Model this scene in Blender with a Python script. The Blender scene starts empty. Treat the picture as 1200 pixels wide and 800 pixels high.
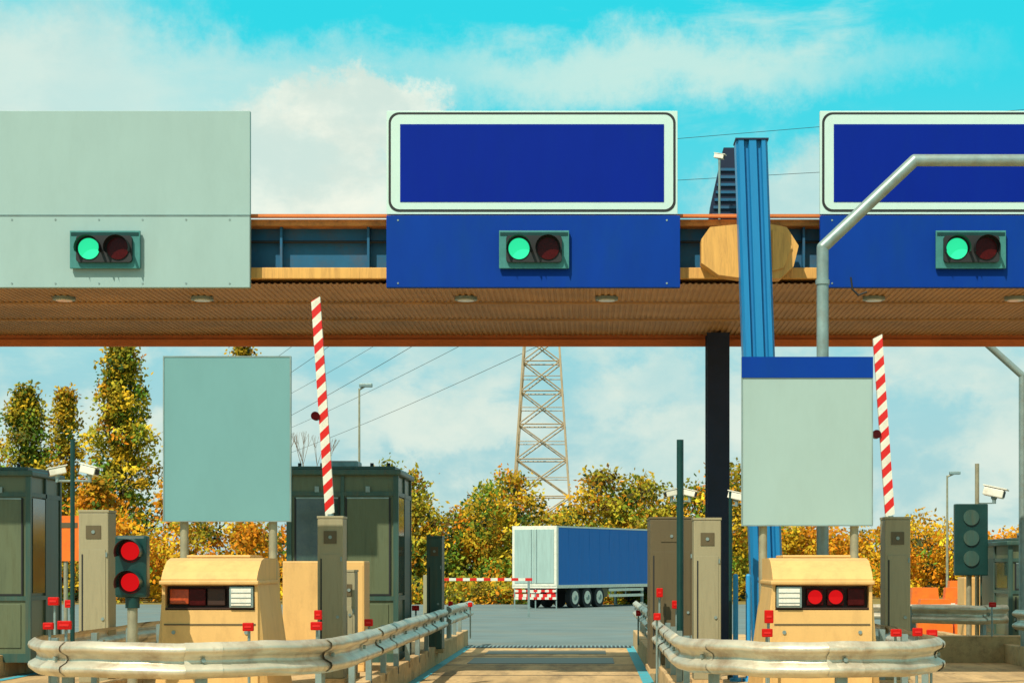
import bpy, bmesh, math, random
import numpy as np
from mathutils import Vector, Matrix
random.seed(7); rng=np.random.default_rng(7)
F=2300.0; VX=690.0; HY=665.0; H=1.5
def X(p,d): return (p-VX)*d/F
def Z(p,d): return H+(HY-p)*d/F
scene=bpy.context.scene
scene.view_settings.view_transform='Standard'
scene.view_settings.look='None'
scene.view_settings.exposure=0

# ---------------------------------------------------------------- materials
def mat(name,col,rough=.6,metal=0,var=.12,scale=2.5,dirt=None,damt=.35,dscale=4,streak=False,bump=0,bscale=60,emit=None,es=0,spec=.4):
    m=bpy.data.materials.new(name); m.use_nodes=True
    nt=m.node_tree; N=nt.nodes; L=nt.links
    b=N['Principled BSDF']; b.inputs['Roughness'].default_value=rough; b.inputs['Metallic'].default_value=metal
    b.inputs['Specular IOR Level'].default_value=spec
    tc=N.new('ShaderNodeTexCoord'); mp=N.new('ShaderNodeMapping'); L.new(tc.outputs['Object'],mp.inputs['Vector'])
    if streak: mp.inputs['Scale'].default_value=(4,4,.35) if streak is True else (1.6,1.6,.6)
    n=N.new('ShaderNodeTexNoise'); n.inputs['Scale'].default_value=scale; n.inputs['Detail'].default_value=6; n.inputs['Roughness'].default_value=.65
    L.new(mp.outputs[0],n.inputs['Vector'])
    r=N.new('ShaderNodeValToRGB'); r.color_ramp.elements[0].position=.3; r.color_ramp.elements[1].position=.7
    r.color_ramp.elements[0].color=(*[c*(1-var) for c in col],1); r.color_ramp.elements[1].color=(*[min(1,c*(1+var)) for c in col],1)
    L.new(n.outputs['Fac'],r.inputs[0]); out=r.outputs[0]
    if dirt is not None:
        n2=N.new('ShaderNodeTexNoise'); n2.inputs['Scale'].default_value=dscale; n2.inputs['Detail'].default_value=9; n2.inputs['Roughness'].default_value=.75
        L.new(mp.outputs[0],n2.inputs['Vector'])
        mr=N.new('ShaderNodeMapRange'); mr.inputs[1].default_value=.48; mr.inputs[2].default_value=.72; mr.inputs[3].default_value=0; mr.inputs[4].default_value=damt
        L.new(n2.outputs['Fac'],mr.inputs[0])
        mx=N.new('ShaderNodeMix'); mx.data_type='RGBA'; L.new(mr.outputs[0],mx.inputs[0]); L.new(out,mx.inputs[6]); mx.inputs[7].default_value=(*dirt,1); out=mx.outputs[2]
    L.new(out,b.inputs['Base Color'])
    if bump:
        n3=N.new('ShaderNodeTexNoise'); n3.inputs['Scale'].default_value=bscale; n3.inputs['Detail'].default_value=4
        L.new(tc.outputs['Object'],n3.inputs['Vector'])
        bp=N.new('ShaderNodeBump'); bp.inputs['Strength'].default_value=bump; bp.inputs['Distance'].default_value=.01
        L.new(n3.outputs['Fac'],bp.inputs['Height']); L.new(bp.outputs[0],b.inputs['Normal'])
    if emit:
        b.inputs['Emission Color'].default_value=(*emit,1); b.inputs['Emission Strength'].default_value=es
    return m
M={}
M['greypanel']=mat('grey_panel_paint',(.285,.42,.41),.55,0,.04,1.2,(.22,.32,.30),.22,1.6,2,spec=.2)
M['greypanel2']=mat('teal_grey_panel_paint',(.14,.31,.325),.55,0,.04,1.2,(.11,.25,.25),.2,1.6,2,spec=.2)
M['greypanel3']=mat('pale_panel_paint',(.30,.425,.41),.55,0,.04,1.2,(.24,.32,.29),.2,1.6,2,spec=.2)
M['blue']=mat('blue_sign_sheet',(.0006,.015,.235),.5,0,.06,1.0,(.002,.025,.18),.25,1.5,2,spec=.08)
M['bluelow']=mat('blue_fascia_paint',(.001,.036,.265),.55,0,.08,1.2,(.004,.05,.19),.35,2,2,spec=.1)
M['white']=mat('white_sign_sheet',(.48,.66,.62),.45,0,.04,2,(.33,.42,.38),.25,2,2,spec=.2)
M['black']=mat('black_rubber',(.012,.015,.017),.6,0,.2)
M['beamblue']=mat('beam_blue_paint',(.006,.095,.20),.5,0,.2,2,(.10,.06,.03),.5,3)
M['rust']=mat('rusty_flange',(.55,.22,.05),.75,0,.3,6,(.12,.05,.03),.7,9)
M['cream']=mat('cream_steel_paint',(.66,.36,.09),.6,0,.15,3,(.22,.11,.04),.6,5,True)
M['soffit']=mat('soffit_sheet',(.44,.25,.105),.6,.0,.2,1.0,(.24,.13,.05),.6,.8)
M['fascia']=mat('brown_fascia',(.62,.18,.045),.65,0,.2,2,(.25,.08,.02),.5,4)
M['mast']=mat('mast_blue_paint',(.01,.20,.46),.4,0,.15,2,(.01,.08,.22),.6,2,True)
M['dkblue']=mat('dark_blue_steel',(.004,.012,.04),.5,0,.3,2)
M['galv']=mat('galvanised_steel',(.24,.33,.32),.42,.4,.2,5,(.20,.15,.09),.4,7)
M['rail']=mat('guardrail_zinc',(.62,.57,.44),.36,.5,.2,3,(.30,.17,.08),.75,2.6,bump=.12,bscale=25)
M['beige']=mat('beige_fibreglass',(.68,.42,.15),.5,0,.07,2,(.36,.21,.08),.45,3,2,bump=.1)
M['machine']=mat('machine_enclosure',(.31,.28,.17),.5,0,.14,3,(.11,.10,.055),.6,3,True,bump=.1)
M['machine2']=mat('machine_enclosure_dark',(.11,.085,.042),.5,0,.2,3,(.04,.04,.02),.5,3,True)
M['baydark']=mat('lamp_bay_dark',(.045,.018,.010),.5,0,.2,3)
M['cabin']=mat('cabin_green_frame',(.04,.095,.078),.4,.1,.2,3,(.12,.09,.04),.5,4,True)
M['cabinpanel']=mat('cabin_panel',(.12,.15,.085),.35,.1,.25,3,(.05,.05,.02),.7,3,True)
M['glass']=mat('cabin_glass',(.02,.05,.045),.08,0,.4,2,(.10,.12,.06),.45,2,spec=.9)
M['concrete']=mat('kerb_concrete',(.54,.37,.18),.9,0,.18,3,(.19,.12,.06),.75,5,bump=.5,bscale=50)
M['red']=mat('red_paint',(.62,.015,.012),.4,0,.12,6,(.25,.03,.02),.4,12)
M['redrefl']=mat('red_reflector',(.52,.008,.006),.4,0,.1,6,(.2,.01,.01),.5,20,spec=.12)
M['whitep']=mat('white_paint',(.70,.70,.60),.45,0,.08,6,(.40,.34,.22),.5,8)
M['redglass']=mat('red_lens_dim',(.05,.003,.003),.25,0,.3,20,spec=.15)
M['redlit']=mat('red_lens_lit',(.10,.003,.003),.4,0,.1,20,emit=(1,.006,.01),es=.62,spec=.08)
M['greenlit']=mat('green_lens_lit',(.02,.3,.15),.3,0,.05,20,emit=(.03,.95,.42),es=.78,spec=.12)
M['orangelens']=mat('orange_lens',(.42,.06,.012),.2,0,.3,20)
M['lampglass']=mat('white_lamp_lens',(.75,.72,.62),.15,0,.08,30,(.3,.3,.28),.4,20)
M['tealframe']=mat('signal_backplate_teal',(.04,.20,.19),.5,0,.2,5,(.02,.10,.10),.5,6)
M['dkgreen']=mat('dark_green_housing',(.005,.04,.036),.35,0,.2,5)
M['bright']=mat('blue_post_paint',(.03,.30,.62),.4,0,.1,5)
M['orange']=mat('orange_plastic',(.88,.17,.012),.5,0,.12,5,(.4,.07,.02),.4,6)
M['steel']=mat('weathered_pole',(.32,.30,.20),.5,.3,.2,5,(.18,.13,.08),.5,7)
M['lattice']=mat('pylon_steel',(.38,.30,.19),.6,.2,.15,1)
M['tyre']=mat('tyre_rubber',(.015,.017,.02),.8,0,.3,8)
M['tarp']=mat('blue_tarpaulin',(.012,.155,.50),.5,0,.12,1.5,(.01,.09,.33),.5,1.5,True,bump=.3,bscale=3,spec=.2)
M['rear']=mat('trailer_doors',(.33,.46,.43),.45,0,.1,2,(.2,.22,.2),.3,3,True)
M['bark']=mat('bark',(.16,.11,.06),.9,0,.3,8)
M['cyanline']=mat('turquoise_road_paint',(.04,.38,.50),.7,0,.15,6,(.25,.20,.12),.8,7)

# ---------------------------------------------------------------- builder
class B:
    def __init__(s,name): s.name=name; s.v=[]; s.f=[]; s.m=[]; s.mats=[]; s.sm=[]
    def mi(s,k):
        if k not in s.mats: s.mats.append(k)
        return s.mats.index(k)
    def add(s,vs,fs,k,smooth=False):
        o=len(s.v); s.v+= [tuple(v) for v in vs]; i=s.mi(k)
        for f in fs: s.f.append([a+o for a in f]); s.m.append(i); s.sm.append(smooth)
    def bm(s,bm,k,smooth=False):
        bm.verts.ensure_lookup_table(); bm.verts.index_update()
        s.add([v.co[:] for v in bm.verts],[[v.index for v in f.verts] for f in bm.faces],k,smooth); bm.free()
    def box(s,x0,x1,y0,y1,z0,z1,k,bev=0,M4=None):
        bm=bmesh.new(); bmesh.ops.create_cube(bm,size=1)
        for v in bm.verts: v.co=Vector(((x0+x1)/2+v.co.x*(x1-x0),(y0+y1)/2+v.co.y*(y1-y0),(z0+z1)/2+v.co.z*(z1-z0)))
        if bev: bmesh.ops.bevel(bm,geom=bm.edges[:],offset=bev,segments=2,affect='EDGES',profile=.6)
        if M4 is not None: bm.transform(M4)
        s.bm(bm,k)
    def cyl(s,p0,p1,r,k,seg=12,r2=None):
        p0=Vector(p0);p1=Vector(p1);d=(p1-p0); L=d.length
        if L<1e-6: return
        q=d.to_track_quat('Z','Y'); r2=r if r2 is None else r2
        vs=[];n=seg
        for i in range(n):
            a=2*math.pi*i/n; vs.append(p0+q@Vector((r*math.cos(a),r*math.sin(a),0)))
        for i in range(n):
            a=2*math.pi*i/n; vs.append(p0+q@Vector((r2*math.cos(a),r2*math.sin(a),L)))
        s.add(vs,[[i,(i+1)%n,n+(i+1)%n,n+i] for i in range(n)],k,seg>6)
        s.add(vs,[list(range(n))[::-1],list(range(n,2*n))],k)
    def bar(s,p0,p1,w,k): s.cyl(p0,p1,w*.7,k,4)
    def prism(s,pts,a0,a1,k,axis='Y'):
        n=len(pts)
        def mk(p,a):
            return {'Y':(p[0],a,p[1]),'X':(a,p[0],p[1]),'Z':(p[0],p[1],a)}[axis]
        vs=[mk(p,a0) for p in pts]+[mk(p,a1) for p in pts]
        s.add(vs,[[i,(i+1)%n,n+(i+1)%n,n+i] for i in range(n)]+[list(range(n)),list(range(n,2*n))[::-1]],k)
    def sph(s,c,r,k,sc=(1,1,1)):
        bm=bmesh.new(); bmesh.ops.create_uvsphere(bm,u_segments=14,v_segments=9,radius=r)
        for v in bm.verts: v.co=Vector((v.co.x*sc[0]+c[0],v.co.y*sc[1]+c[1],v.co.z*sc[2]+c[2]))
        s.bm(bm,k,True)
    def tube(s,pts,r,k,seg=12):
        for a,b in zip(pts[:-1],pts[1:]): s.cyl(a,b,r,k,seg)
        for p in pts[1:-1]: s.sph(p,r*1.0,k)
    def done(s,parent=None,origin=None):
        me=bpy.data.meshes.new(s.name); 
        o=Vector(origin) if origin else Vector((sum(v[0] for v in s.v)/len(s.v),sum(v[1] for v in s.v)/len(s.v),min(v[2] for v in s.v)))
        me.from_pydata([tuple(Vector(v)-o) for v in s.v],[],s.f)
        for k in s.mats: me.materials.append(M[k] if isinstance(k,str) else k)
        me.polygons.foreach_set('material_index',s.m); me.polygons.foreach_set('use_smooth',s.sm)
        bm=bmesh.new(); bm.from_mesh(me); bmesh.ops.recalc_face_normals(bm,faces=bm.faces); bm.to_mesh(me); bm.free()
        ob=bpy.data.objects.new(s.name,me); ob.location=o; scene.collection.objects.link(ob)
        if parent: ob.parent=parent
        return ob
def rrect(x0,x1,z0,z1,r,n=8):
    p=[]
    for cx,cz,a in ((x1-r,z1-r,0),(x0+r,z1-r,90),(x0+r,z0+r,180),(x1-r,z0+r,270)):
        for i in range(n+1):
            t=math.radians(a+90*i/n); p.append((cx+r*math.cos(t),cz+r*math.sin(t)))
    return p

# ---------------------------------------------------------------- terrain
def gz(y):
    t=min(1,max(0,(y-45)/50)); return -.5*t*t*(3-2*t)
def sheet(name,xs,ys,dz,m):
    vs=[(x,y,gz(y)+dz) for y in ys for x in xs]; nx=len(xs)
    fs=[[j*nx+i,j*nx+i+1,(j+1)*nx+i+1,(j+1)*nx+i] for j in range(len(ys)-1) for i in range(nx-1)]
    me=bpy.data.meshes.new(name); me.from_pydata(vs,[],fs); me.materials.append(m)
    for p in me.polygons: p.use_smooth=True
    ob=bpy.data.objects.new(name,me); scene.collection.objects.link(ob); return ob
ys=[-60,-20]+list(np.arange(0,110,2.5))+[115,130,160,220,350,600,1000,2000,4000]
grass=mat('dry_grass',(.18,.14,.03),.95,0,.35,.6,(.34,.17,.03),.7,.9,bump=.6,bscale=8)
sheet('ground',[-3000,-600,-150,-60,0,60,150,600,3000],ys,-.02,grass)
asph=mat('asphalt',(.125,.18,.185),.85,0,.18,.5,(.20,.19,.14),.6,.35,bump=.5,bscale=70)
sheet('asphalt_road',[-70,-20,0,20,90],[y for y in ys if y<=112.5 and y>-30],.0,asph)
slab=mat('concrete_lane',(.52,.36,.17),.85,0,.3,.8,(.16,.11,.06),.9,1.3,bump=.5,bscale=60)
for nd in slab.node_tree.nodes:
    if nd.type=='MAPPING': nd.inputs['Scale'].default_value=(2.2,.35,1)
sheet('concrete_pavement',[-22,-8,0,8,24],list(np.arange(-5,38.1,2.5)),.006,slab)
b=B('lane_edge_line')
for x0 in (-2.36,.70,-7.9,3.45):
    b.add([(x0,4,.012),(x0+.15,4,.012),(x0+.15,37.4,.012),(x0,37.4,.012)],[[0,1,2,3]],'cyanline')
b.done()
b=B('drain_grate')
b.box(-2.3,.8,36.6,37.5,.008,.016,'black')
for i in range(40): b.box(-2.28+i*.077,-2.25+i*.077,36.62,37.48,.016,.024,'galv')
b.done()
b=B('pavement_joint')
for y in (20,24.5,27.3,30.2,33.2): b.box(-2.2,.7,y,y+.05,.007,.010,'black')
b.done()
# two thin dark sheets laid flat on the lane, just past the gantry
b=B('dark_lane_sheet')
b.box(-1.9,.4,30.6,32.6,.007,.013,'machine2'); b.box(-1.8,.3,34.0,35.4,.007,.013,'machine2')
b.done()

# ---------------------------------------------------------------- islands
def island(x0,x1,y0,y1,h=.2,name='toll_island'):
    b=B(name); cx=(x0+x1)/2; hw=(x1-x0)/2
    pts=[(cx+hw*math.cos(t)*1.0,y0+1.6-1.6*math.sin(t)) for t in np.linspace(0,math.pi,17)]
    pts=[(x1,y1)]+pts+[(x0,y1)]
    b.prism(pts,0,h,'concrete','Z')
    for xs,sg in ((x1,1),(x0,-1)):
        y=y0+1.8
        while y<y1-.5:
            b.box(min(xs,xs+sg*.14),max(xs,xs+sg*.14),y,y+.97,.0,h+.10+random.uniform(-.006,.006),'concrete',.015); y+=1.0
    return b.done()
island(-5.02,-2.48,17.3,38.5)
island(1.0,3.05,17.3,38.5)
island(-10.6,-8.2,17.3,38.5)
island(6.7,9.0,17.3,38.5)

# ---------------------------------------------------------------- guardrails
PROF=[(.015,-.155),(.03,-.15),(.075,-.115),(.083,-.09),(.075,-.065),(.012,-.03),(0,0),(.012,.03),(.075,.065),(.083,.09),(.075,.115),(.03,.15),(.015,.155)]
def guardrail(pts,z=.72,post=1.4,name='guardrail',base=.2,flip=1):
    P=[Vector((p[0],p[1],0)) for p in pts]
    b=B(name); n=len(P); rows=[]
    for i,p in enumerate(P):
        t=(P[min(i+1,n-1)]-P[max(i-1,0)]).normalized(); nr=Vector((t.y,-t.x,0))*flip
        wz=.006*math.sin(i*.5)+.003*math.sin(i*1.3)
        rows.append([(p.x+nr.x*(o+wz),p.y+nr.y*(o+wz),z+h+wz) for o,h in PROF])
    m=len(PROF); vs=[v for r in rows for v in r]
    fs=[[i*m+j,i*m+j+1,(i+1)*m+j+1,(i+1)*m+j] for i in range(n-1) for j in range(m-1)]
    b.add(vs,fs,'rail',True)
    acc=0; last=-9
    for i in range(n-1):
        seg=(P[i+1]-P[i]).length; 
        if acc-last>=post or i==0:
            last=acc; t=(P[i+1]-P[i]).normalized(); nr=Vector((t.y,-t.x,0))*flip; c=P[i]-nr*.09
            ang=math.atan2(t.y,t.x); R=Matrix.Translation((c.x,c.y,0))@Matrix.Rotation(ang,4,'Z')
            b.box(-.05,.05,-.03,.03,base,z+.13,'galv',0,R)
            b.box(-.04,.04,-.0,.09*1,z-.06,z+.06,'galv',0,R)
            q=P[i]+nr*.02; b.cyl((q.x,q.y,z),(q.x+nr.x*.025,q.y+nr.y*.025,z),.02,'galv',8)
            sp=[]
            for dd in (-.16,.16):
                for o,h in PROF:
                    pp=P[i]+t*dd+nr*(o+.007); sp.append((pp.x,pp.y,z+h*.985))
            if 2<i<n-3: b.add(sp,[[j,j+1,m+j+1,m+j] for j in range(m-1)],'rail',True)
        acc+=seg
    return b.done()
def upath(x0,x1,yn,yb0,yb1,r=1.9,k=44):
    cx=(x0+x1)/2; hw=(x1-x0)/2; pts=[]
    y=yb0
    while y>yn+r: pts.append((x0,y)); y-=.5
    e=2.15
    for t in np.linspace(math.pi,0,k):
        c=math.cos(t); s=math.sin(t)
        pts.append((cx+hw*math.copysign(abs(c)**(2/e),c),yn+r-r*abs(s)**(2/e)))
    y=yn+r+.5
    while y<yb1: pts.append((x1,y)); y+=.5
    return pts
guardrail(upath(-5.12,-2.28,16.75,30.5,30.8,1.9),z=.71)
guardrail(upath(.86,3.24,16.9,26.6,30,1.7),z=.71)
guardrail(upath(-10.75,-8.05,16.8,30,24.5,1.6),z=.71)
guardrail(upath(6.55,9.1,16.9,30,30,1.5),z=.71)
guardrail([(-2.32,y) for y in np.arange(32.2,38.3,.5)],z=.71)
guardrail([( .93,y) for y in np.arange(38,29,-.5)],z=.71,flip=1)
guardrail([(X(1062,33)+i*.12,31.8+.6*math.cos(i/13*math.pi)**2) for i in range(14)],z=.74,name='guardrail')
guardrail([(5.0+i*.5,40) for i in range(12)],z=.6,base=0)

# ---------------------------------------------------------------- gantry
GX0,GX1=-17.5,20.0
b=B('toll_plaza_gantry')
b.box(GX0,GX1,24.7,25.1,5.80,5.88,'rust')
b.box(GX0,GX1,24.93,24.99,5.27,5.80,'beamblue')
b.box(GX0,GX1,24.66,25.15,5.13,5.27,'cream',.01)
x=GX0+.4
while x<GX1: b.box(x,x+.03,24.78,24.93,5.27,5.80,'beamblue'); x+=1.1
b.box(GX0,GX1,24.60,24.70,5.895,5.93,'fascia')
b.tube([(GX0,24.85,5.62),(GX1,24.85,5.62)],.018,'black',8)
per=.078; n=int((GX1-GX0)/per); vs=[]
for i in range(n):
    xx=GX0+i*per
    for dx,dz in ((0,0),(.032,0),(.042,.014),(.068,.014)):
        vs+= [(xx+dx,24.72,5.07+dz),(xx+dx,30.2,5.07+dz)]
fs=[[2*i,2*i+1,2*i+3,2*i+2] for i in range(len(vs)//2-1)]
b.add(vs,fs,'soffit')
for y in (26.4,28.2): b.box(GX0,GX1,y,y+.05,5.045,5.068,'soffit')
b.box(GX0,GX1,30.2,30.4,4.92,5.65,'fascia',.01)
b.box(GX0,GX1,30.12,30.198,4.9,5.0,'fascia')
b.box(GX0,GX1,25.15,30.2,5.66,5.76,'galv')
for y in np.arange(25.6,30,1.1): b.box(GX0,GX1,y,y+.1,5.2,5.655,'fascia')
for px in (-90,75,237,546,711,1024,1190,1350):
    c=X(px,25.9); b.cyl((c,25.9,5.03),(c,25.9,5.069),.15,'galv',20); b.cyl((c,25.9,5.018),(c,25.9,5.03),.11,'lampglass',20)
for cx in (1.95,-15.2,18.6):
    b.box(cx-.17,cx+.17,29.55,29.6,.2,5.04,'dkblue'); b.box(cx-.17,cx+.17,29.95,30.0,.2,5.04,'dkblue'); b.box(cx-.06,cx+.06,29.6,29.95,.2,5.04,'dkblue')
    b.box(cx-.3,cx+.3,29.4,30.1,.2,.25,'dkblue')
    if cx!=1.95: b.box(cx-.2,cx+.2,23.4,23.8,0,5.0,'mast',.02)
b.done(origin=(0,27,0))

b=B('blue_steel_mast')
yf=23.75
top=Vector((X(880,yf),yf,Z(167,yf))); bot=Vector((X(902,yf),yf,.2))
w=.19
prof=[(-w,.18),(-w,-.10),(-w+.03,-.16),(-.10,-.16),(-.085,-.10),(-.05,-.10),(-.035,-.16),(.05,-.16),(.065,-.10),(.10,-.10),(.115,-.16),(w-.03,-.16),(w,-.10),(w,.18)]
n=len(prof); vs=[]
for p in (bot,top): vs+=[(p.x+a,p.y+c,p.z) for a,c in prof]
b.add(vs,[[i,(i+1)%n,n+(i+1)%n,n+i] for i in range(n)]+[list(range(n)),list(range(n,2*n))],'mast')
d=top-bot
q=bot+d*.35; b.box(q.x-w-.012,q.x+w+.012,yf-.175,yf+.19,q.z,q.z+.05,'mast')
b.box(bot.x-.3,bot.x+.3,yf-.3,yf+.3,.2,.24,'mast')
b.box(top.x-w-.01,top.x+w+.01,yf-.17,yf+.19,top.z,top.z+.02,'dkblue')
b.done()
b=B('mast_rear_stay')
yr=26.0
pts=[(X(848,yr),Z(173,yr)),(X(866,yr),Z(173,yr)),(X(872,yr),5.5),(X(824,yr),5.5),(X(833,yr),Z(240,yr))]
b.prism(pts,yr,yr+.25,'dkblue')
for i in range(9):
    z=5.95+i*.1; b.box(X(832,yr)+.015*i,X(866,yr),yr-.03,yr-.002,z,z+.035,'beamblue')
b.done()
b=B('mast_bracket')
yb=24.35
b.prism([(X(822,yb),Z(280,yb)),(X(832,yb),Z(266,yb)),(X(872,yb),Z(262,yb)),(X(872,yb),Z(326,yb)),(X(842,yb),Z(322,yb)),(X(822,yb),Z(308,yb))],yb,yb+.3,'cream')
b.prism([(X(900,yb),Z(262,yb)),(X(922,yb),Z(266,yb)),(X(936,yb),Z(288,yb)),(X(930,yb),Z(312,yb)),(X(915,yb),Z(326,yb)),(X(900,yb),Z(326,yb))],yb,yb+.3,'cream')
b.prism([(X(905,yb),Z(270,yb)),(X(918,yb),Z(274,yb)),(X(928,yb),Z(290,yb)),(X(918,yb),Z(314,yb)),(X(905,yb),Z(318,yb))],yb-.03,yb-.003,'cream')
b.done()

def overhead_sign(p0,p1,grey=False):
    yd=24.45; b=B('overhead_lane_sign'); x0,x1=X(p0,yd),X(p1,yd)
    zt,zm,zb=Z(130,yd),Z(253,yd),Z(337,yd)
    if grey:
        b.box(x0,x1,yd,yd+.08,zm+.01,zt,'greypanel',.006); b.box(x0,x1,yd-.02,yd+.08,zb,zm-.004,'greypanel',.006)
        b.box(x0,x1,yd-.024,yd+.0,zm-.010,zm-.002,'galv')
        for i in range(7): q=x0+.25+i*(x1-x0-.5)/6; b.cyl((q,yd-.02,zm-.05),(q,yd-.026,zm-.05),.012,'galv',8); b.cyl((q,yd-.02,zb+.05),(q,yd-.026,zb+.05),.012,'galv',8)
    else:
        b.box(x0,x1-.01,yd,yd+.08,zm+.02,zt,'white',.006)
        b.prism(rrect(x0+.025,x1-.035,zm+.05,zt-.02,.13),yd-.004,yd+.01,'black')
        b.prism(rrect(x0+.055,x1-.065,zm+.08,zt-.05,.11),yd-.008,yd-.001,'white')
        b.box(x0+.17,x1-.18,yd-.014,yd-.005,zm+.17,zt-.17,'blue')
        b.box(x0,x1+.02,yd-.03,yd+.08,zb,zm,'bluelow',.006)
        for fx in (.04,.96):
            for zz in (zb+.05,zm-.06): q=x0+(x1-x0)*fx; b.cyl((q,yd-.03,zz),(q,yd-.036,zz),.012,'galv',8)
    for q in (x0+.3,x1-.35,(x0+x1)/2): b.box(q,q+.06,yd+.08,yd+.2,zb+.1,zt-.05,'galv')
    b.done()
overhead_sign(-60,293,True); overhead_sign(453,795); overhead_sign(961,1303); overhead_sign(-560,-215)
def lane_signal(cpx):
    yd=24.40; b=B('lane_signal_light'); cx=X(cpx,yd); cz=Z(293,yd)
    b.box(cx-.435,cx+.435,yd-.05,yd+.0,cz-.235,cz+.235,'tealframe',.006)
    b.box(cx-.42,cx+.42,yd-.056,yd-.049,cz+.17,cz+.21,'dkgreen')
    b.prism(rrect(cx-.345,cx+.345,cz-.165,cz+.165,.04),yd-.10,yd-.05,'black')
    for sx,k in ((-.185,'greenlit'),(.175,'redglass')):
        b.cyl((cx+sx,yd-.10,cz),(cx+sx,yd-.115,cz),.13 if sx<0 else .135,k,28)
        n=14; vs=[]
        for i in range(n+1):
            a=math.pi*(-.1+1.2*i/n); r=.155
            vs+=[(cx+sx+r*math.cos(a),yd-.10,cz+r*math.sin(a)),(cx+sx+r*math.cos(a),yd-.24,cz+r*math.sin(a))]
        b.add(vs,[[2*i,2*i+1,2*i+3,2*i+2] for i in range(n)],'black',True)
    b.done()
for c in (124,626,1137): lane_signal(c)

def panel(p0,p1,y0,y1,d,posts,m,strip=False):
    b=B('lane_information_panel'); xa,xb=X(p0,d),X(p1,d); za,zb=Z(y1,d),Z(y0,d)
    b.box(xa,xb,d,d+.05,za,zb,m,.004)
    e=.012
    for (a0,a1,c0,c1) in ((xa,xb,zb-e,zb),(xa,xb,za,za+e),(xa,xa+e,za+e,zb-e),(xb-e,xb,za+e,zb-e)): b.box(a0,a1,d-.006,d-.001,c0,c1,'galv')
    if strip: b.box(xa,xb,d-.012,d-.007,zb-.22,zb,'bluelow')
    for p in posts:
        c=X(p,d+.1); b.cyl((c,d+.1,.2),(c,d+.1,zb-.05),.045,'steel',14); b.cyl((c,d+.1,.2),(c,d+.1,.22),.1,'steel',10)
        for z in (za+.2,zb-.3): b.box(c-.07,c+.07,d+.05,d+.16,z,z+.04,'galv')
    b.done()
panel(191,341,417,611,20.6,(216,320),'greypanel2')
panel(869,1023,418,616,20.6,(894,1001),'greypanel3',True)

b=B('height_limit_arch'); d=21.5; r=.066
b.tube([(X(964,d),d,.2),(X(964,d),d,Z(290,d)),(X(1072,d),d,Z(188,d)),(X(1480,d),d,Z(188,d)),(X(1588,d),d,Z(290,d)),(X(1588,d),d,.2)],r,'galv',16)
b.cyl((X(964,d),d,.2),(X(964,d),d,.24),.14,'galv',16)
b.cyl((X(964,d),d,1.2),(X(964,d),d,1.34),.085,'steel',16)
for p in ((X(964,d),d,4.6),): b.cyl((p[0],d,p[2]),(p[0],d,p[2]+.05),.078,'galv',16)
b.done()
b=B('height_limit_arch'); d=33
b.tube([(X(1198,d),d,.2),(X(1198,d),d,Z(440,d)),(X(1120,d),d,Z(370,d)),(X(900,d)+.0,d,Z(370,d))],.06,'galv',12)
b.done()

def cabinet(p0,p1,yt,d,depth=.35,m='machine',name='barrier_cabinet',detail=True):
    b=B(name); x0,x1=X(p0,d),X(p1,d); zt=Z(yt,d)
    b.box(x0,x1,d,d+depth,.26,zt-.02,m,.012); b.box(x0-.006,x1+.006,d-.006,d+depth+.006,zt-.02,zt+.008,m,.004)
    b.box(x0-.02,x1+.02,d-.02,d+depth+.02,.2,.26,'concrete')
    if detail:
        w=x1-x0
        b.box(x0+.03,x1-.03,d-.007,d-.001,.45,zt-.42,m,.002); b.box(x0+.035,x0+.05,d-.011,d-.006,.5,zt-.47,'black')
        b.box(x0+.25*w,x0+.75*w,d-.009,d-.001,zt-.30,zt-.16,'machine2'); b.cyl((x1-.06,d-.007,.95),(x1-.06,d-.02,.95),.018,'galv',8)
        b.cyl((x0+.5*w,d-.009,zt-.23),(x0+.5*w,d-.018,zt-.23),.02,'galv',8)
        for zz in (.5,.62,zt-.5): b.box(x1-.028,x1-.012,d-.012,d-.001,zz,zz+.05,'galv')
    return b.done()
cabinet(92,127,598,21.2); cabinet(372,402,605,22.0); cabinet(813,845,607,21.8); cabinet(1037,1067,606,21.8)
cabinet(500,518,628,30.0,.5,'cabin','equipment_cabinet'); cabinet(762,812,606,24.2,1.2,'machine2','ticket_machine'); cabinet(402,416,668,23.0,.3,'machine','card_reader_post')
def boom(pb,yb,pt,yt,d):
    b=B('barrier_boom'); p0=Vector((X(pb,d),d,Z(yb,d))); p1=Vector((X(pt,d),d,Z(yt,d))); L=(p1-p0).length; u=(p1-p0).normalized(); s=Vector((u.z,0,-u.x)); hw=.052; sk=.045; st=.1
    n=int(L/st)
    for i in range(n+1):
        a=i*st; c=min(L,(i+1)*st)
        def q(t,sd,y): return p0+u*(max(0,min(L,t+sk*sd)))+s*hw*sd+Vector((0,y,0))
        vs=[q(a,-1,-.03),q(a,1,-.03),q(c,1,-.03),q(c,-1,-.03),q(a,-1,.03),q(a,1,.03),q(c,1,.03),q(c,-1,.03)]
        b.add(vs,[[0,1,2,3],[7,6,5,4],[0,4,5,1],[1,5,6,2],[2,6,7,3],[3,7,4,0]],'red' if i%2 else 'whitep')
    m=p0+u*L*.46-s*.09; b.cyl(m+Vector((0,-.05,0)),m+Vector((0,.05,0)),.05,'redglass',14); b.cyl(m,m+s*.06,.02,'black',8)
    e=p0-u*.35; b.cyl(e,p0+u*.03,.04,'galv',10); b.box(e.x-.09,e.x+.09,d-.05,d+.08,e.z-.1,e.z+.12,'black',.01)
    b.done()
boom(387,605,370,348,22.45); boom(1043,607,1028,392,22.25)
b=B('barrier_boom'); d=68; z=gz(d)+1.32
x0=X(510,d)
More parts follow.
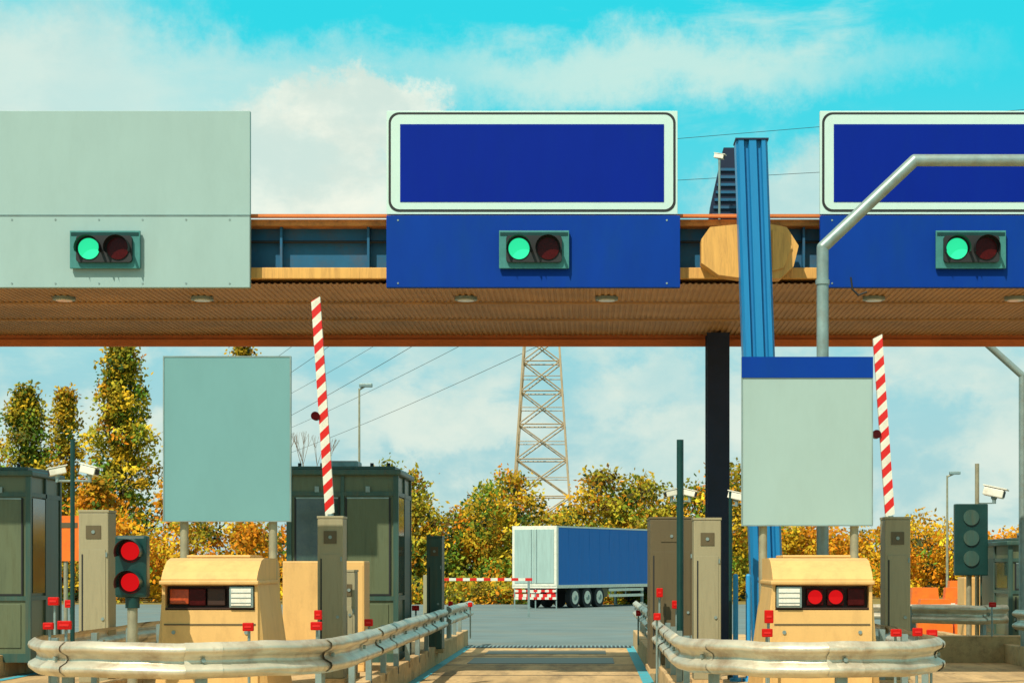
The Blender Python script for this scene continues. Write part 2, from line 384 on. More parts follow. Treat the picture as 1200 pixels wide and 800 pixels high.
for i in range(14): b.box(x0+i*.24,x0+(i+1)*.24,d,d+.06,z-.05,z+.05,'red' if i%2 else 'whitep')
b.box(x0-.4,x0-.05,d-.2,d+.2,gz(d),z+.15,'machine',.02); b.box(x0+3.2,x0+3.28,d-.03,d+.05,gz(d),z-.05,'galv')
b.done()
b=B('lane_closure_barrier'); d=93
for i in range(11): 
    for zz in (.85,.50): b.box(X(603,d)+i*.18,X(603,d)+(i+1)*.18,d,d+.04,gz(d)+zz,gz(d)+zz+.11,'red' if i%2 else 'whitep')
for i in (0,5.5,11): b.box(X(603,d)+i*.18-.03,X(603,d)+i*.18+.03,d+.05,d+.09,gz(d),gz(d)+1.05,'galv')
b.done()

# ---------------------------------------------------------------- island head units
def head_unit(p0,p1,d,white_left,lit):
    b=B('island_head_unit'); x0,x1=X(p0,d),X(p1,d); zb=.2
    fr=[(d,zb),(d,1.08),(d+.16,1.10),(d+.16,1.32),(d-.05,1.33),(d-.05,1.39),(d+.02,1.46),(d+.22,1.57),(d+.40,1.60),(d+1.25,1.60),(d+1.38,1.52),(d+1.5,zb)]
    solid=[(d,zb),(d,1.08),(d-.01,1.32),(d-.05,1.33),(d-.05,1.39),(d+.02,1.46),(d+.22,1.57),(d+.40,1.60),(d+1.25,1.60),(d+1.38,1.52),(d+1.5,zb)]
    e=.03
    b.prism(fr,x0+e,x1-e,'beige','X')
    for xa,xb,s in ((x0,x0+e,-1),(x1-e,x1,1)): b.prism(solid,xa,xb,'beige','X')
    for xs,s in ((x0,-1),(x1,1)):
        vs=[(xs,d+.02,1.30),(xs,d+1.25,1.35),(xs+s*.14,d+1.42,zb),(xs+s*.10,d+.10,zb),(xs,d+.02,zb),(xs,d+1.42,zb)]
        b.add(vs,[[0,1,2,3],[0,3,4],[1,5,2],[3,2,5,4]],'beige')
    b.box(x0-.018,x1+.018,d-.07,d+1.2,1.335,1.375,'beige',.012)
    b.box(x0+e+.005,x1-e-.005,d+.13,d+.158,1.105,1.315,'baydark')
    b.box(x0+e+.002,x1-e-.002,d-.0,d+.128,1.09,1.105,'baydark')
    W=x1-x0-2*e
    order=[(0,.29,'w')]+[(.33+.22*i,.33+.22*i+.2,'r%d'%i) for i in range(3)]
    for a,c,k in order:
        if not white_left: a,c=1-c,1-a
        xa=x0+e+W*a+.01; xb=x0+e+W*c-.01
        if k=='w':
            b.box(xa,xb,d-.035,d+.13,1.105,1.315,'galv',.008); b.box(xa+.02,xb-.02,d-.045,d-.034,1.125,1.295,'lampglass',.004)
            for i in range(3): b.box(xa+.02,xb-.02,d-.05,d-.044,1.15+i*.05,1.157+i*.05,'galv')
        else:
            i=int(k[1])
            if lit:
                b.box(xa,xb,d+.05,d+.13,1.125,1.295,'redglass',.01)
                if i<2: b.cyl(((xa+xb)/2,d+.05,1.21),((xa+xb)/2,d+.03,1.21),.07,'redlit' ,20)
            else:
                if i==2: b.box(xa,xb+.03,d+.04,d+.13,1.14,1.29,'orangelens',.01)
                else: b.box(xa-.02,xb,d+.06,d+.13,1.125,1.295,'redglass' if i==1 else 'baydark',.01)
    b.box(x0+.02,x1-.02,d-.006,d-.001,.93,.945,'machine2')
    for fx in (.12,.88): 
        q=x0+(x1-x0)*fx; b.cyl((q,d-.012,.86),(q,d,.86),.02,'galv',8)
    b.box(x0+.15,x1-.15,d+.45,d+1.2,1.605,1.63,'beige',.01)
    b.done()
head_unit(190,302,19.5,False,False); head_unit(905,1022,19.5,True,True)

def small_signal(px,d,y0,y1):
    b=B('traffic_light'); c=X(px,d); z1=Z(y0,d); z0=Z(y1,d); w=.155
    b.box(c-w,c+w,d,d+.16,z0,z1,'dkgreen',.03)
    h=(z1-z0)/2
    for i in range(2):
        zc=z0+h*(.5+i); b.cyl((c,d,zc),(c,d-.015,zc),.112,'redglass',24); b.cyl((c,d-.015,zc),(c,d-.022,zc),.088,'redlit',24)
        n=14; vs=[]
        for k in range(n+1):
            a=math.pi*(-.12+1.24*k/n); r=.125
            vs+=[(c+r*math.cos(a),d,zc+r*math.sin(a)),(c+r*math.cos(a),d-.17,zc+r*math.sin(a)-.012)]
        b.add(vs,[[2*j,2*j+1,2*j+3,2*j+2] for j in range(n)],'dkgreen',True)
    b.cyl((c,d+.08,.2),(c,d+.08,z0),.05,'steel',14); b.cyl((c,d+.08,z0-.1),(c,d+.08,z0),.07,'dkgreen',14); b.cyl((c,d+.08,.2),(c,d+.08,.23),.12,'steel',12)
    b.done()
small_signal(153,18.9,627,700)

# ---------------------------------------------------------------- cabins
def cabin(x0,x1,y0,y1,zt,bays):
    b=B('toll_booth'); zb=.2
    b.box(x0+.03,x1-.03,y0+.03,y1-.03,zb,zt-.1,'cabinpanel')
    b.box(x0-.04,x1+.04,y0-.06,y1+.04,zt-.10,zt-.02,'cabin',.02); b.box(x0+.05,x1-.05,y0+.05,y1-.05,zt-.018,zt+.03,'cabin',.01)
    b.box(x0,x1,y0,y1,zb,zb+.12,'cabin')
    for cx in (x0,x1-.07):
        for cy in (y0,y1-.07): b.box(cx,cx+.07,cy,cy+.07,zb+.12,zt-.1,'cabin')
    b.box(x0+.07,x1-.07,y0+.005,y0+.03,zt-.38,zt-.32,'cabin'); b.box(x0+.07,x1-.07,y0+.005,y0+.03,1.05,1.11,'cabin')
    W=(x1-x0-.14)/bays
    for i in range(bays):
        xa=x0+.07+i*W
        if i: b.box(xa-.025,xa+.025,y0+.003,y0+.03,zb+.12,zt-.1,'cabin')
        b.box(xa+.06,xa+W-.06,y0+.012,y0+.029,1.14,zt-.41,'glass' if i%2==bays%2 else 'cabinpanel',.004)
        for e in ((xa+.04,xa+.06),(xa+W-.06,xa+W-.04)): b.box(e[0],e[1],y0+.0,y0+.029,1.12,zt-.40,'black')
        b.box(xa+.05,xa+W-.05,y0+.0,y0+.029,zt-.42,zt-.40,'galv'); b.box(xa+.05,xa+W-.05,y0+.001,y0+.029,1.12,1.14,'black')
        b.box(xa+.07,xa+W-.07,y0+.015,y0+.029,zb+.2,1.0,'cabinpanel',.004); b.box(xa+.05,xa+.07,y0+.012,y0+.029,zb+.2,1.0,'black')
        b.box(xa+W*.5-.03,xa+W*.5+.03,y0-.012,y0+.004,zt-.33,zt-.25,'galv')
    ym=(y0+y1)/2
    for xs,sg in ((x1,1),(x0,-1)):
        xa,xb=(xs-.03,xs-.008) if sg>0 else (xs+.008,xs+.03)
        b.box(xa,xb,y0+.15,ym-.04,1.15,zt-.4,'glass'); b.box(xa,xb,ym+.04,y1-.15,zb+.2,zt-.35,'cabin'); b.box(xa-.003,xb+.006,ym-.03,ym+.03,zb+.12,zt-.1,'cabin')
        b.box(xa-.003,xb+.006,y0+.07,y1-.07,zt-.38,zt-.32,'cabin'); b.box(xa-.003,xb+.006,y0+.07,ym-.03,1.05,1.11,'cabin')
    for fx in (.1,.3,.75,.9): 
        q=x0+(x1-x0)*fx; b.cyl((q,y0+.2,zt+.03),(q,y0+.2,zt+.08),.025,'black',8)
    b.box(x0+.4,x0+.9,y0+.7,y0+1.2,zt+.03,zt+.14,'galv',.02)
    b.done()
cabin(-4.16,-2.62,27.0,29.0,2.87,2)
cabin(-9.9,-7.68,27.0,28.6,2.86,3)
cabin(X(1182,34),X(1182,34)+2.2,34,36.5,Z(632,34),2)
b=B('beige_service_locker'); d=24.6; x0,x1=X(331,d),X(427,d)
b.box(x0,x1,d,d+.6,.2,Z(657,d),'beige',.015); b.box(x0+.02,(x0+x1)/2-.005,d-.006,d-.001,.3,Z(662,d),'beige'); b.box((x0+x1)/2+.005,x1-.02,d-.006,d-.001,.3,Z(662,d),'beige')
b.done()
b=B('orange_road_sign'); d=45
b.box(X(60,d),X(93,d),d,d+.05,Z(657,d),Z(604,d),'orange'); b.box(X(62,d),X(91,d),d-.01,d-.002,Z(618,d),Z(612,d),'machine2'); b.cyl((X(76,d),d+.08,0),(X(76,d),d+.08,Z(606,d)),.05,'steel')
b.done()

def reflector(px,py,d,w=.13,h=.1,name='red_marker_reflector'):
    b=B(name); x=X(px,d); z=Z(py,d); w*=.8; h*=.8
    b.box(x-w/2,x+w/2,d-.03,d+.02,z-h/2,z+h/2,'redrefl',.01); b.box(x-w/2+.02,x+w/2-.02,d-.035,d-.031,z-.01,z+.01,'red')
    b.cyl((x,d+.04,.2),(x,d+.04,z+h/2-.01),.014,'galv',8); b.cyl((x,d+.02,z),(x,d+.045,z),.01,'galv',8)
    b.done()
for a in ((63,704,19,.13,.10),(82,707,20,.12,.1),(57,733,18,.12,.08),(76,732,18,.16,.1),(291,734,18.7,.13,.1),(373,720,20,.10,.12),(371,733,18.9,.14,.1),(432,729,22,.12,.1),(487,712,30,.14,.1),
          (773,694,24,.10,.14),(793,708,23,.14,.12),(770,722,22,.1,.1),(779,714,26,.09,.14),(899,741,19,.13,.1),(901,722,19.2,.11,.16),(1050,741,18.8,.13,.09),(1075,740,19,.12,.1),(1092,742,19.2,.13,.1),
          (762,713,30,.1,.16),(748,718,33,.1,.12),(528,707,34,.1,.1),(551,708,36,.1,.1),(1163,708,31,.14,.1)):
    reflector(*a)

def cctv(b,x,y,z,s=1,side=1):
    # bracket, tilted housing with sun shield, lens
    b.cyl((x,y,z-.03),(x,y,z+.09*s),.03*s+.006,'galv',10); b.sph((x,y,z+.09*s),.06*s,'galv')
    R=Matrix.Translation((x,y,z+.18*s))@Matrix.Rotation(math.radians(14*side),4,'Y')@Matrix.Rotation(math.radians(-25*side),4,'Z')
    b.box(-.19*s,.19*s,-.085*s,.085*s,-.085*s,.07*s,'whitep',.02*s,R)
    b.box(-.21*s,.24*s,-.10*s,.10*s,.078*s,.1*s,'whitep',0,R)
    b.box(side*.192*s-.006,side*.192*s+.006,-.06*s,.06*s,-.06*s,.05*s,'black',0,R)
def campost(px,d,yt,cams,r=.035,k='dkgreen'):
    b=B('cctv_camera_post'); x=X(px,d); zt=Z(yt,d); b.cyl((x,d,0),(x,d,zt),r,k,12)
    for cp,cy,s in cams:
        cx=X(cp,d); zc=Z(cy,d); b.bar((x,d,zc-.02),(cx,d,zc-.02),.016,'galv'); cctv(b,cx,d,zc,s,1 if cp>px else -1)
    b.cyl((x,d,0),(x,d,.25),r*1.8,k,12)
    b.done()
campost(85,18.9,515,((67,561,.42),(105,561,.48)),.022)
campost(797,22.6,515,((787,585,.42),(808,585,.42)),.04)
campost(1145,36,543,((1165,588,1.0),),.04,'steel')
campost(856,22.9,576,((863,590,.5),),.02)
b=B('rooftop_camera'); cctv(b,X(843,25.5),25.5,Z(189,25.5),.35,1); b.cyl((X(843,25.5),25.5,5.7),(X(843,25.5),25.5,Z(189,25.5)),.015,'galv',8); b.done()
def lamp_post(px,d,yt,arm=.8,side=1,r=.07):
    b=B('street_lamp'); x=X(px,d); zt=Z(yt,d); z0=gz(d); b.cyl((x,d,z0),(x,d,zt),r,'steel',10,r*.6)
    b.cyl((x,d,zt-.05),(x+arm*side,d,zt+.1),r*.6,'steel',8); b.box(x+side*arm-.25,x+side*arm+.25,d-.12,d+.12,zt+.05,zt+.19,'galv',.03); b.done()
lamp_post(421,75,455,.25,1,.06); lamp_post(1110,90,557,.35,1,.07)
b=B('signal_back_board'); d=35
b.box(X(1119,d),X(1158,d),d,d+.15,Z(674,d),Z(590,d),'dkgreen',.02); b.cyl((X(1138,d),d+.2,0),(X(1138,d),d+.2,Z(592,d)),.05,'steel')
for yy in (606,630,654): b.cyl((X(1138,d),d,Z(yy,d)),(X(1138,d),d-.03,Z(yy,d)),.14,'cabin',18)
b.done()
for px in (862,877):
    b=B('blue_bollard_post'); d=22.5; b.cyl((X(px,d),d,.2),(X(px,d),d,Z(675,d)),.03,'bright',12); b.sph((X(px,d),d,Z(675,d)),.03,'bright'); b.cyl((X(px,d),d,.2),(X(px,d),d,.24),.07,'bright',12); b.done()
for d,xa,n_,hh in ((50,1066,3,1.0),(44,1075,3,.8),(54,1110,5,1.15)):
    b=B('orange_road_barrier')
    for i in range(n_):
        x=X(xa,d)+i*.85
        b.prism([(x,0),(x+.8,0),(x+.8,.18),(x+.72,hh),(x+.08,hh),(x,.18)],d,d+.35,'orange'); b.box(x+.2,x+.6,d-.012,d-.002,hh*.45,hh*.6,'whitep' if i%2 else 'red')
    b.done()
b=B('beige_service_locker'); d=37; b.box(X(1130,d),X(1180,d),d,d+.7,0,Z(676,d),'beige',.02); b.box(X(1134,d),X(1154,d),d-.012,d-.002,.1,Z(682,d),'beige'); b.done()
b=B('concrete_barrier'); d=31
b.prism([(X(1063,d),.0),(X(1230,d),.0),(X(1230,d),.42),(X(1063,d),.42)],d,d+.5,'concrete'); b.done()
b=B('hanging_cable'); pts=[(X(997,24),24,5.05),(X(999,24),24,4.9),(X(1006,24),24,4.83),(X(1016,24),24,4.87)]
b.tube(pts,.012,'black',8); b.done()

# ---------------------------------------------------------------- trailer
def trailer():
    b=B('semi_trailer'); Lc=13.2; Wd=2.5; Hh=4.05
    b.box(0,Wd,0,Lc,1.12,Hh,'tarp',.03)
    b.box(.0,Wd,-.05,-.002,1.12,Hh,'whitep',.0)
    b.box(.14,Wd/2-.01,-.075,-.052,1.25,Hh-.16,'rear'); b.box(Wd/2+.01,Wd-.14,-.075,-.052,1.25,Hh-.16,'rear')
    for xx in (1.1,1.4): b.cyl((xx,-.09,1.25),(xx,-.09,Hh-.15),.016,'galv',8)
    b.box(-.02,Wd+.02,-.03,Lc+.02,Hh-.06,Hh+.02,'whitep'); b.box(-.02,Wd+.02,-.03,Lc+.02,1.0,1.16,'whitep')
    b.box(Wd,Wd+.015,0,.14,1.16,Hh-.06,'whitep')
    for i in range(11): b.box(Wd+.001,Wd+.006,1.2+i*1.1,1.215+i*1.1,1.16,Hh-.06,'tarp')
    b.box(.7,Wd-.7,0,Lc,.85,1.0,'black')
    b.box(.05,Wd-.05,-.04,.06,.55,.72,'red'); b.box(.1,.55,-.07,-.041,.74,.95,'redrefl'); b.box(Wd-.55,Wd-.1,-.07,-.041,.74,.95,'redrefl'); b.box(.9,1.6,-.06,-.041,.76,.9,'whitep')
    for i in range(5): b.box(.15+i*.46,.35+i*.46,-.05,-.0405,.56,.71,'whitep')
    for i in range(3):
        y=1.9+i*1.31
        for xs in ((.02,.3),(Wd-.3,Wd-.02)):
            b.cyl((xs[0],y,.52),(xs[1],y,.52),.52,'tyre',24)
        b.cyl((Wd-.02,y,.52),(Wd-.0,y,.52),.33,'whitep',20); b.cyl((Wd,y,.52),(Wd+.05,y,.52),.13,'galv',12)
    for z in (.5,.8): b.box(Wd-.06,Wd-.02,5.6,9.6,z,z+.14,'whitep')
    for y in (5.8,7.5,9.4): b.box(Wd-.07,Wd-.03,y,y+.06,.5,1.0,'galv')
    b.box(Wd-.6,Wd-.05,4.9,5.5,.5,.98,'machine2')
    b.box(Wd-.5,Wd-.4,10.2,10.35,.02,.99,'galv'); b.box(.4,.5,10.2,10.35,.02,.99,'galv')
    return b.done(origin=(0,0,0))
tr=trailer(); dT=97.5; th=math.radians(-28)
tr.location=(X(601,dT),dT,gz(dT)); tr.rotation_euler=(0,0,th)
b=B('truck_tractor')
b.box(.02,2.48,14.2,16.2,.9,3.6,'whitep',.12); b.box(.1,2.4,12.0,17.0,.6,.85,'black',.03)
b.prism([(.1,2.9),(2.4,2.9),(2.3,3.95),(.2,3.95)],14.6,15.8,'whitep'); b.box(2.482,2.49,14.9,15.9,2.0,2.8,'glass'); b.box(.15,2.35,16.202,16.22,2.0,2.9,'glass')
for y in (12.6,15.6):
    for xs in ((.02,.35),(2.15,2.48)): b.cyl((xs[0],y,.52),(xs[1],y,.52),.52,'tyre',24)
o=b.done(origin=(0,0,0)); o.location=tr.location; o.rotation_euler=tr.rotation_euler

# ---------------------------------------------------------------- pylons and wires
def pylon(x,y,z0=0,Ht=57.0):
    b=B('electricity_pylon')
    def hw(z):
        return (4.2-(4.2-1.55)*z/40) if z<40 else 1.55-1.1*(z-40)/17
    lv=[0,5.5,10.5,15.2,19.6,23.8,27.6,31,34,37,40,43,46,49,52,55,Ht]
    C=lambda z:[(x+sx*hw(z),y+sy*hw(z),z0+z) for sx,sy in ((-1,-1),(1,-1),(1,1),(-1,1))]
    for a,c in zip(lv[:-1],lv[1:]):
        A,D=C(a),C(c)
        for i in range(4):
            j=(i+1)%4
            b.bar(A[i],D[i],.24,'lattice'); b.bar(A[i],D[j],.12,'lattice'); b.bar(A[j],D[i],.12,'lattice'); b.bar(D[i],D[j],.12,'lattice')
            mid=lambda p,q:tuple((u+v)/2 for u,v in zip(p,q))
            if a<24: b.bar(mid(A[i],D[i]),mid(A[j],D[j]),.08,'lattice')
    for z,l in ((36,9),(43,11),(50,8)):
        h=hw(z)
        for s in (-1,1):
            for yy in (-h,h): b.bar((x+s*h,y+yy,z0+z),(x+s*l,y,z0+z+.2),.14,'lattice')
            b.bar((x+s*h,y,z0+z+2.2),(x+s*l,y,z0+z+.2),.12,'lattice')
            b.cyl((x+s*l,y,z0+z+.2),(x+s*l,y,z0+z-2),.12,'glass',6)
    return b.done()
px_,py_=X(635,250),250
pylon(px_,py_); p2=(X(150,820),820); pylon(p2[0],p2[1])
b=B('power_line')
for z,l in ((34.2,9),(41.2,11),(48.2,8)):
    for s in (-1,1):
        A=Vector((px_+s*l,py_,z)); E=Vector((p2[0]+s*l,p2[1],z)); pts=[]
        for i in range(25):
            t=i/24; p=A.lerp(E,t); p.z-=20*t*(1-t)*.9; pts.append(p)
        for q,r in zip(pts[:-1],pts[1:]): b.cyl(q,r,.04,'black',5)
for z0,z1 in ((78,64),(84,72)):
    b.cyl((X(700,300),300,z0-18),(X(1250,300),300,z1),.04,'black',5)
b.done()

# ---------------------------------------------------------------- vegetation
def leafmat():
    m=bpy.data.materials.new('leaf_foliage'); m.use_nodes=True; nt=m.node_tree; N=nt.nodes; L=nt.links; p=N['Principled BSDF']
    a=N.new('ShaderNodeAttribute'); a.attribute_name='Col'; L.new(a.outputs['Color'],p.inputs['Base Color']); p.inputs['Roughness'].default_value=.65; p.inputs['Specular IOR Level'].default_value=.12
    t=N.new('ShaderNodeBsdfTranslucent'); L.new(a.outputs['Color'],t.inputs['Color']); mx=N.new('ShaderNodeMixShader'); mx.inputs[0].default_value=.25
    L.new(p.outputs[0],mx.inputs[1]); L.new(t.outputs[0],mx.inputs[2]); L.new(mx.outputs[0],N['Material Output'].inputs[0]); return m
LM=leafmat()
def leaves(name,C,size,col,parent=None):
    n=len(C); nr=rng.normal(size=(n,3))*.75+np.array([-.25,-.75,.65]); nr/=np.linalg.norm(nr,axis=1)[:,None]
    r=rng.normal(size=(n,3)); a=np.cross(nr,r); a/=np.linalg.norm(a,axis=1)[:,None]; bb=np.cross(nr,a)
    s=size[:,None]
    V=np.stack([C-a*s,C-bb*s*.55,C+a*s,C+bb*s*.55],1).reshape(-1,3)
    me=bpy.data.meshes.new(name); me.vertices.add(4*n); me.vertices.foreach_set('co',V.ravel().astype(np.float32))
    me.loops.add(4*n); me.loops.foreach_set('vertex_index',np.arange(4*n,dtype=np.int32)); me.polygons.add(n); me.polygons.foreach_set('loop_start',np.arange(0,4*n,4,dtype=np.int32)); me.polygons.foreach_set('loop_total',np.full(n,4,dtype=np.int32))
    me.update(calc_edges=True)
    at=me.color_attributes.new('Col','FLOAT_COLOR','POINT'); cc=np.repeat(np.concatenate([col,np.ones((n,1))],1),4,axis=0); at.data.foreach_set('color',cc.ravel().astype(np.float32))
    me.materials.append(LM); ob=bpy.data.objects.new(name,me); scene.collection.objects.link(ob)
    if parent: ob.parent=parent
    return ob
G=np.array([.13,.25,.025]); Y=np.array([.82,.50,.025]); O=np.array([.85,.30,.012]); DK=np.array([.02,.055,.03]); OL=np.array([.46,.40,.03])
def clumpcol(n,w):
    pal=np.array([G,OL,Y,O,DK]); w=np.array(w)/sum(w); i=rng.choice(5,size=n,p=w); j=rng.choice(5,size=n,p=w); t=rng.random((n,1))
    return pal[i]*t+pal[j]*(1-t)
def crown(shape,x,y,z0,h,R,ncl,per,cr,w,ls):
    t=rng.random(ncl)**.85
    if shape=='poplar': env=np.minimum(1,(1-t)**.5*1.2+.03)*np.minimum(1,.35+t*4)*(.72+.38*np.sin(t*17+x)**2)
    else: env=np.sqrt(np.clip(1-(2*t-.9)**2/1.25,0.02,1))
    ang=rng.random(ncl)*2*math.pi; rr=R*env*np.sqrt(rng.random(ncl))*(.75+.45*np.sin(ang*3+t*9+x)**2)
    cx=np.stack([x+rr*np.cos(ang),y+rr*np.sin(ang),z0+t*h],1)
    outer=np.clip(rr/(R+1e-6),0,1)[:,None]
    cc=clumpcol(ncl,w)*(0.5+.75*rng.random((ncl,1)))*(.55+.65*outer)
    P=np.repeat(cx,per,0)+rng.normal(size=(ncl*per,3))*cr*np.array([1,1,.8]); col=np.repeat(cc,per,0)*(.7+.6*rng.random((ncl*per,1)))
    return P,np.clip(col,0,.85),ls*(.6+.8*rng.random(ncl*per))
def tree(name,px,yt,wpx,d,shape,w,ncl=260,per=26,z0f=.12,cr=.32,ls=.15):
    x=X(px,d); zt=Z(yt,d); g=gz(d); h=zt-g; R=wpx/2*d/F
    e=bpy.data.objects.new(name,None); e.location=(0,0,0); scene.collection.objects.link(e)
    b=B('trunk'); p=Vector((x,d,g)); r=.014*h
    segs=7
    for i in range(segs):
        q=p+Vector((random.uniform(-.15,.15),random.uniform(-.15,.15),h*.9/segs)); b.cyl(p,q,r,'bark',9,r*.78); r*=.78
        if i>0:
            for k in range(5):
                a=random.uniform(0,6.28); up=1.6 if shape=='poplar' else .7; l=R*random.uniform(.5,.85)*(1-.1*i)
                m=p+Vector((math.cos(a)*l*.5,math.sin(a)*l*.5,l*up*.55)); n2=p+Vector((math.cos(a)*l,math.sin(a)*l,l*up*1.3)); b.cyl(p,m,r*.5,'bark',6,r*.3); b.cyl(m,n2,r*.3,'bark',5,r*.08)
        p=q
    b.done(parent=e)
    P,c,s=crown(shape,x,d,g+h*z0f,h*(1-z0f)-.2,R,ncl,per,cr,w,ls); leaves('foliage',P,s,c,e)
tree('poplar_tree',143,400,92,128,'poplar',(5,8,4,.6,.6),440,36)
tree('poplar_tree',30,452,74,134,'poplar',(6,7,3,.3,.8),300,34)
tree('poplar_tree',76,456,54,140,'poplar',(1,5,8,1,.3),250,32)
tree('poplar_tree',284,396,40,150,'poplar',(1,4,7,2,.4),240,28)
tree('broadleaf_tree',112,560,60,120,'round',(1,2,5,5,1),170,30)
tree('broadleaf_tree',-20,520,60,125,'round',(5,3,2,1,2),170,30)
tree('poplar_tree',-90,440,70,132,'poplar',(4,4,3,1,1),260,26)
b=B('bare_tree'); d=118
def br(p,dr,l,r,n):
    q=p+dr*l; b.cyl(p,q,r,'bark',5,r*.7)
    if n: 
        for k in range(3): br(q,(dr+Vector((random.uniform(-.35,.35),random.uniform(-.3,.3),random.uniform(0,.25)))).normalized(),l*.66,r*.6,n-1)
br(Vector((X(352,d),d,gz(d))),Vector((0,0,1)),4.0,.07,4); b.done()
def row(name,x0,x1,d0,d1,hf,w,step=1.1,ls=.15,per=30,cr=.38):
    Ps=[];Cs=[];Ss=[]
    x=x0
    while x<x1:
        y=random.uniform(d0,d1); h=hf(x)*random.uniform(.82,1.1); R=random.uniform(1.2,2.3)
        ww=[max(.05,a*random.uniform(.2,2.2)) for a in w]
        P,c,s=crown('round',x,y,gz(y)-.2,h,R,int(16*h/4*R/1.5)+10,per,cr,ww,ls); Ps.append(P);Cs.append(c);Ss.append(s); x+=step*random.uniform(.6,1.4)
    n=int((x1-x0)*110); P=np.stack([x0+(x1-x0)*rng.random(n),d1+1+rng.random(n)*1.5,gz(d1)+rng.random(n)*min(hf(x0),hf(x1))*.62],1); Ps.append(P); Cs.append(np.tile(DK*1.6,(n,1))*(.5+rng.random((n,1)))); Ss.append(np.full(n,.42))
    leaves(name,np.concatenate(Ps),np.concatenate(Ss),np.concatenate(Cs))
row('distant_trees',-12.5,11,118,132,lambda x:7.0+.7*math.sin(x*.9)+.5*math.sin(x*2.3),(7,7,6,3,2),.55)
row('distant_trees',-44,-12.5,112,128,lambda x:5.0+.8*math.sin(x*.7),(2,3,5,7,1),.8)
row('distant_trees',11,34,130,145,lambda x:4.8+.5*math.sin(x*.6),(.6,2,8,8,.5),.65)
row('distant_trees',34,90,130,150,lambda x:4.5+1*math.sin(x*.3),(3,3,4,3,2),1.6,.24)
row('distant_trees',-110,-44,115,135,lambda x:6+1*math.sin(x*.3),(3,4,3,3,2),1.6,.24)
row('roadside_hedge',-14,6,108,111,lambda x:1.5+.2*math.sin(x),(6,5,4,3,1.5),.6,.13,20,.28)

# ---------------------------------------------------------------- world
EL=math.radians(49); AZ=math.radians(207)
wd=bpy.data.worlds.new("World"); scene.world=wd; wd.use_nodes=True; nt=wd.node_tree; N=nt.nodes; L=nt.links
bg=N['Background']; bg.inputs['Strength'].default_value=.118
sk=N.new('ShaderNodeTexSky'); sk.sky_type='NISHITA'; sk.sun_disc=False; sk.sun_elevation=EL; sk.sun_rotation=AZ; sk.air_density=1.0; sk.dust_density=.6; sk.ozone_density=2.0
def math_(op,a,b_=None,clamp=False):
    n=N.new('ShaderNodeMath'); n.operation=op; n.use_clamp=clamp
    for i,v in enumerate((a,b_)):
        if v is None: continue
        if hasattr(v,'links'): L.new(v,n.inputs[i])
        else: n.inputs[i].default_value=v
    return n.outputs[0]
def mixc(f,a,c,bt='MIX'):
    n=N.new('ShaderNodeMix'); n.data_type='RGBA'; n.blend_type=bt
    for i,v in ((0,f),(6,a),(7,c)):
        if isinstance(v,(int,float)): n.inputs[i].default_value=v
        elif isinstance(v,tuple): n.inputs[i].default_value=(*v,1)
        else: L.new(v,n.inputs[i])
    return n.outputs[2]
tc=N.new('ShaderNodeTexCoord'); D=tc.outputs['Generated']
sep=N.new('ShaderNodeSeparateXYZ'); L.new(D,sep.inputs[0]); el=sep.outputs['Z']
def noise(scale,detail=8,rough=.6,sc=(1,1,1),off=(0,0,0),dist=0):
    mp=N.new('ShaderNodeMapping'); mp.inputs['Scale'].default_value=sc; mp.inputs['Location'].default_value=off; L.new(D,mp.inputs[0])
    n=N.new('ShaderNodeTexNoise'); n.inputs['Scale'].default_value=scale; n.inputs['Detail'].default_value=detail; n.inputs['Roughness'].default_value=rough; n.inputs['Distortion'].default_value=dist; L.new(mp.outputs[0],n.inputs['Vector']); return n
def mr(v,a,b_,c=0,d=1,smooth=True):
    n=N.new('ShaderNodeMapRange'); n.interpolation_type='SMOOTHSTEP' if smooth else 'LINEAR'
    L.new(v,n.inputs[0]); 
    for i,q in enumerate((a,b_,c,d)): n.inputs[i+1].default_value=q
    return n.outputs[0]
wob=noise(16,10,.68); wv=N.new('ShaderNodeVectorMath'); wv.operation='MULTIPLY_ADD'; L.new(wob.outputs['Color'],wv.inputs[0]); wv.inputs[1].default_value=(.12,.0,.08); 
addv=N.new('ShaderNodeVectorMath'); addv.operation='ADD'; L.new(D,addv.inputs[0]); addv.inputs[1].default_value=(-.06,0,-.04); L.new(addv.outputs[0],wv.inputs[2])
DW=wv.outputs[0]
def blob(px,py,rx,ry):
    u=(px-VX)/F; v=(HY-py)/F; nn=math.sqrt(1+u*u+v*v); c=(u/nn,1/nn,v/nn)
    a=N.new('ShaderNodeVectorMath'); a.operation='SUBTRACT'; L.new(DW,a.inputs[0]); a.inputs[1].default_value=c
    m=N.new('ShaderNodeVectorMath'); m.operation='MULTIPLY'; L.new(a.outputs[0],m.inputs[0]); m.inputs[1].default_value=(F/rx,1.5,F/ry)
    l=N.new('ShaderNodeVectorMath'); l.operation='LENGTH'; L.new(m.outputs[0],l.inputs[0]); return l.outputs['Value']
tint=mixc(mr(el,0,.27),(.62,.95,.92),(.05,1.0,.92))
sky1=mixc(1.0,sk.outputs[0],tint,'MULTIPLY')
base=mixc(mr(el,.03,.27),(3.3,5.4,5.8),(.3,6.3,7.2))
sky2=mixc(.85,sky1,base)
n1=noise(5.5,10,.62,(1,1,3.2),(3.1,0,.7),.3); n2=noise(13,10,.6,(1,1,1.7),(1.2,.4,2.2),.2)
n3=noise(22,8,.6,(1,1,1.5),(.3,.2,.9))
clear=mr(blob(1170,60,170,130),.55,1.15,0,1)
wisp=math_('MULTIPLY',mr(n1.outputs['Fac'],.47,.68,0,.7),clear)
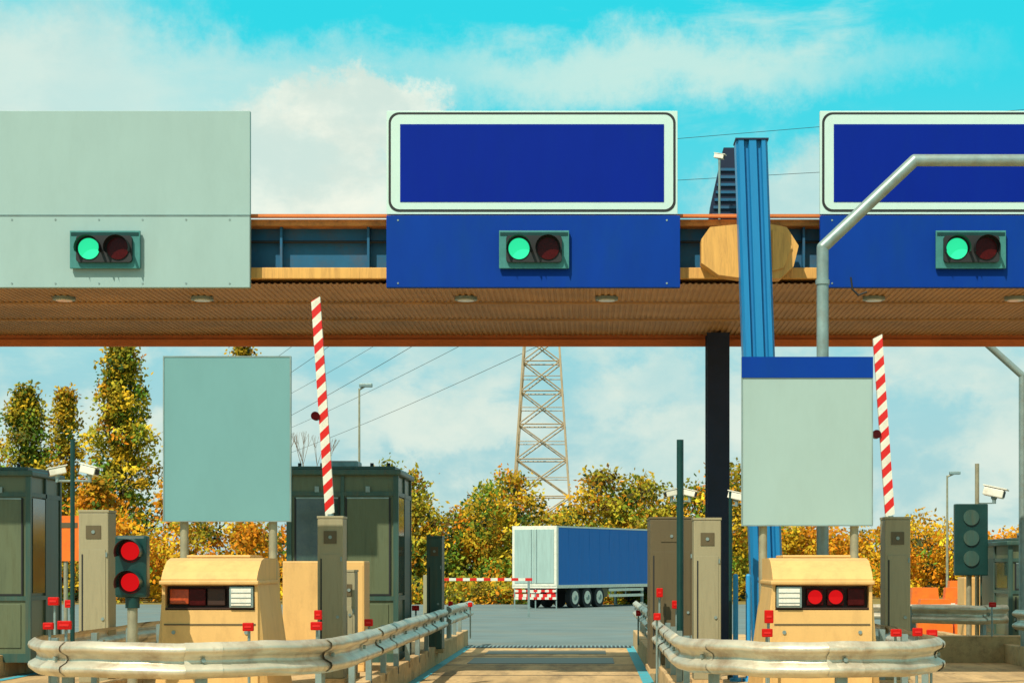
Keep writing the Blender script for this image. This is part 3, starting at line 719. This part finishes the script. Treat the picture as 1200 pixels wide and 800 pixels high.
low=math_('MULTIPLY',mr(n2.outputs['Fac'],.40,.58,.1,.95),mr(el,.2,.06))
shade=mr(n3.outputs['Fac'],.35,.65,.0,1)
cw=mixc(shade,(5.8,6.8,6.1),(7.7,8.0,6.9)); cs=mixc(shade,(4.9,6.5,6.1),(6.3,7.2,6.4))
c1=mixc(wisp,sky2,(5.5,7.2,6.5)); c2=mixc(low,c1,cs)
def layer(col,px,py,rx,ry,amt,soft,c):
    return mixc(mr(blob(px,py,rx,ry),1,soft,0,amt),col,c)
c3=layer(c2,20,130,260,190,.9,.3,cs)
c3=layer(c3,760,85,430,66,.85,.15,(5.3,7.2,6.5))
c3=layer(c3,250,110,350,80,.7,.2,(4.9,6.9,6.5))
c3=layer(c3,950,240,160,80,.8,.3,cs)
c3=layer(c3,430,135,115,50,.9,.6,cw)
c3=layer(c3,340,200,130,85,.9,.55,cw)
c3=layer(c3,470,235,130,70,.85,.5,cw)
c3=layer(c3,540,500,110,40,.8,.4,cs)
c3=layer(c3,760,460,110,50,.6,.4,cs)
c3=layer(c3,1120,430,140,50,.6,.4,cs)
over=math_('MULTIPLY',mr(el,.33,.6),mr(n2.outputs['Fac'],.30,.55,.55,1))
c3=mixc(over,c3,(6.2,6.1,5.0))  # cream cloud high overhead, out of view, added to warm the ambient light
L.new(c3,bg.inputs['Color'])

sd=bpy.data.lights.new('sun','SUN'); sd.energy=5.0; sd.angle=math.radians(.5); sd.color=(1,.91,.74)
so=bpy.data.objects.new('sun',sd); scene.collection.objects.link(so)
S=Vector((math.sin(AZ)*math.cos(EL),math.cos(AZ)*math.cos(EL),math.sin(EL))); so.rotation_euler=S.to_track_quat('Z','Y').to_euler(); so.location=S*50

cam=bpy.data.cameras.new('camera'); co=bpy.data.objects.new('camera',cam); scene.collection.objects.link(co); scene.camera=co
cam.lens=F/1200*36; cam.sensor_width=36; cam.clip_end=6000; co.location=(0,0,H); co.rotation_euler=(math.radians(90),0,0)
cam.shift_x=-(VX-600)/1200; cam.shift_y=(HY-400)/1200
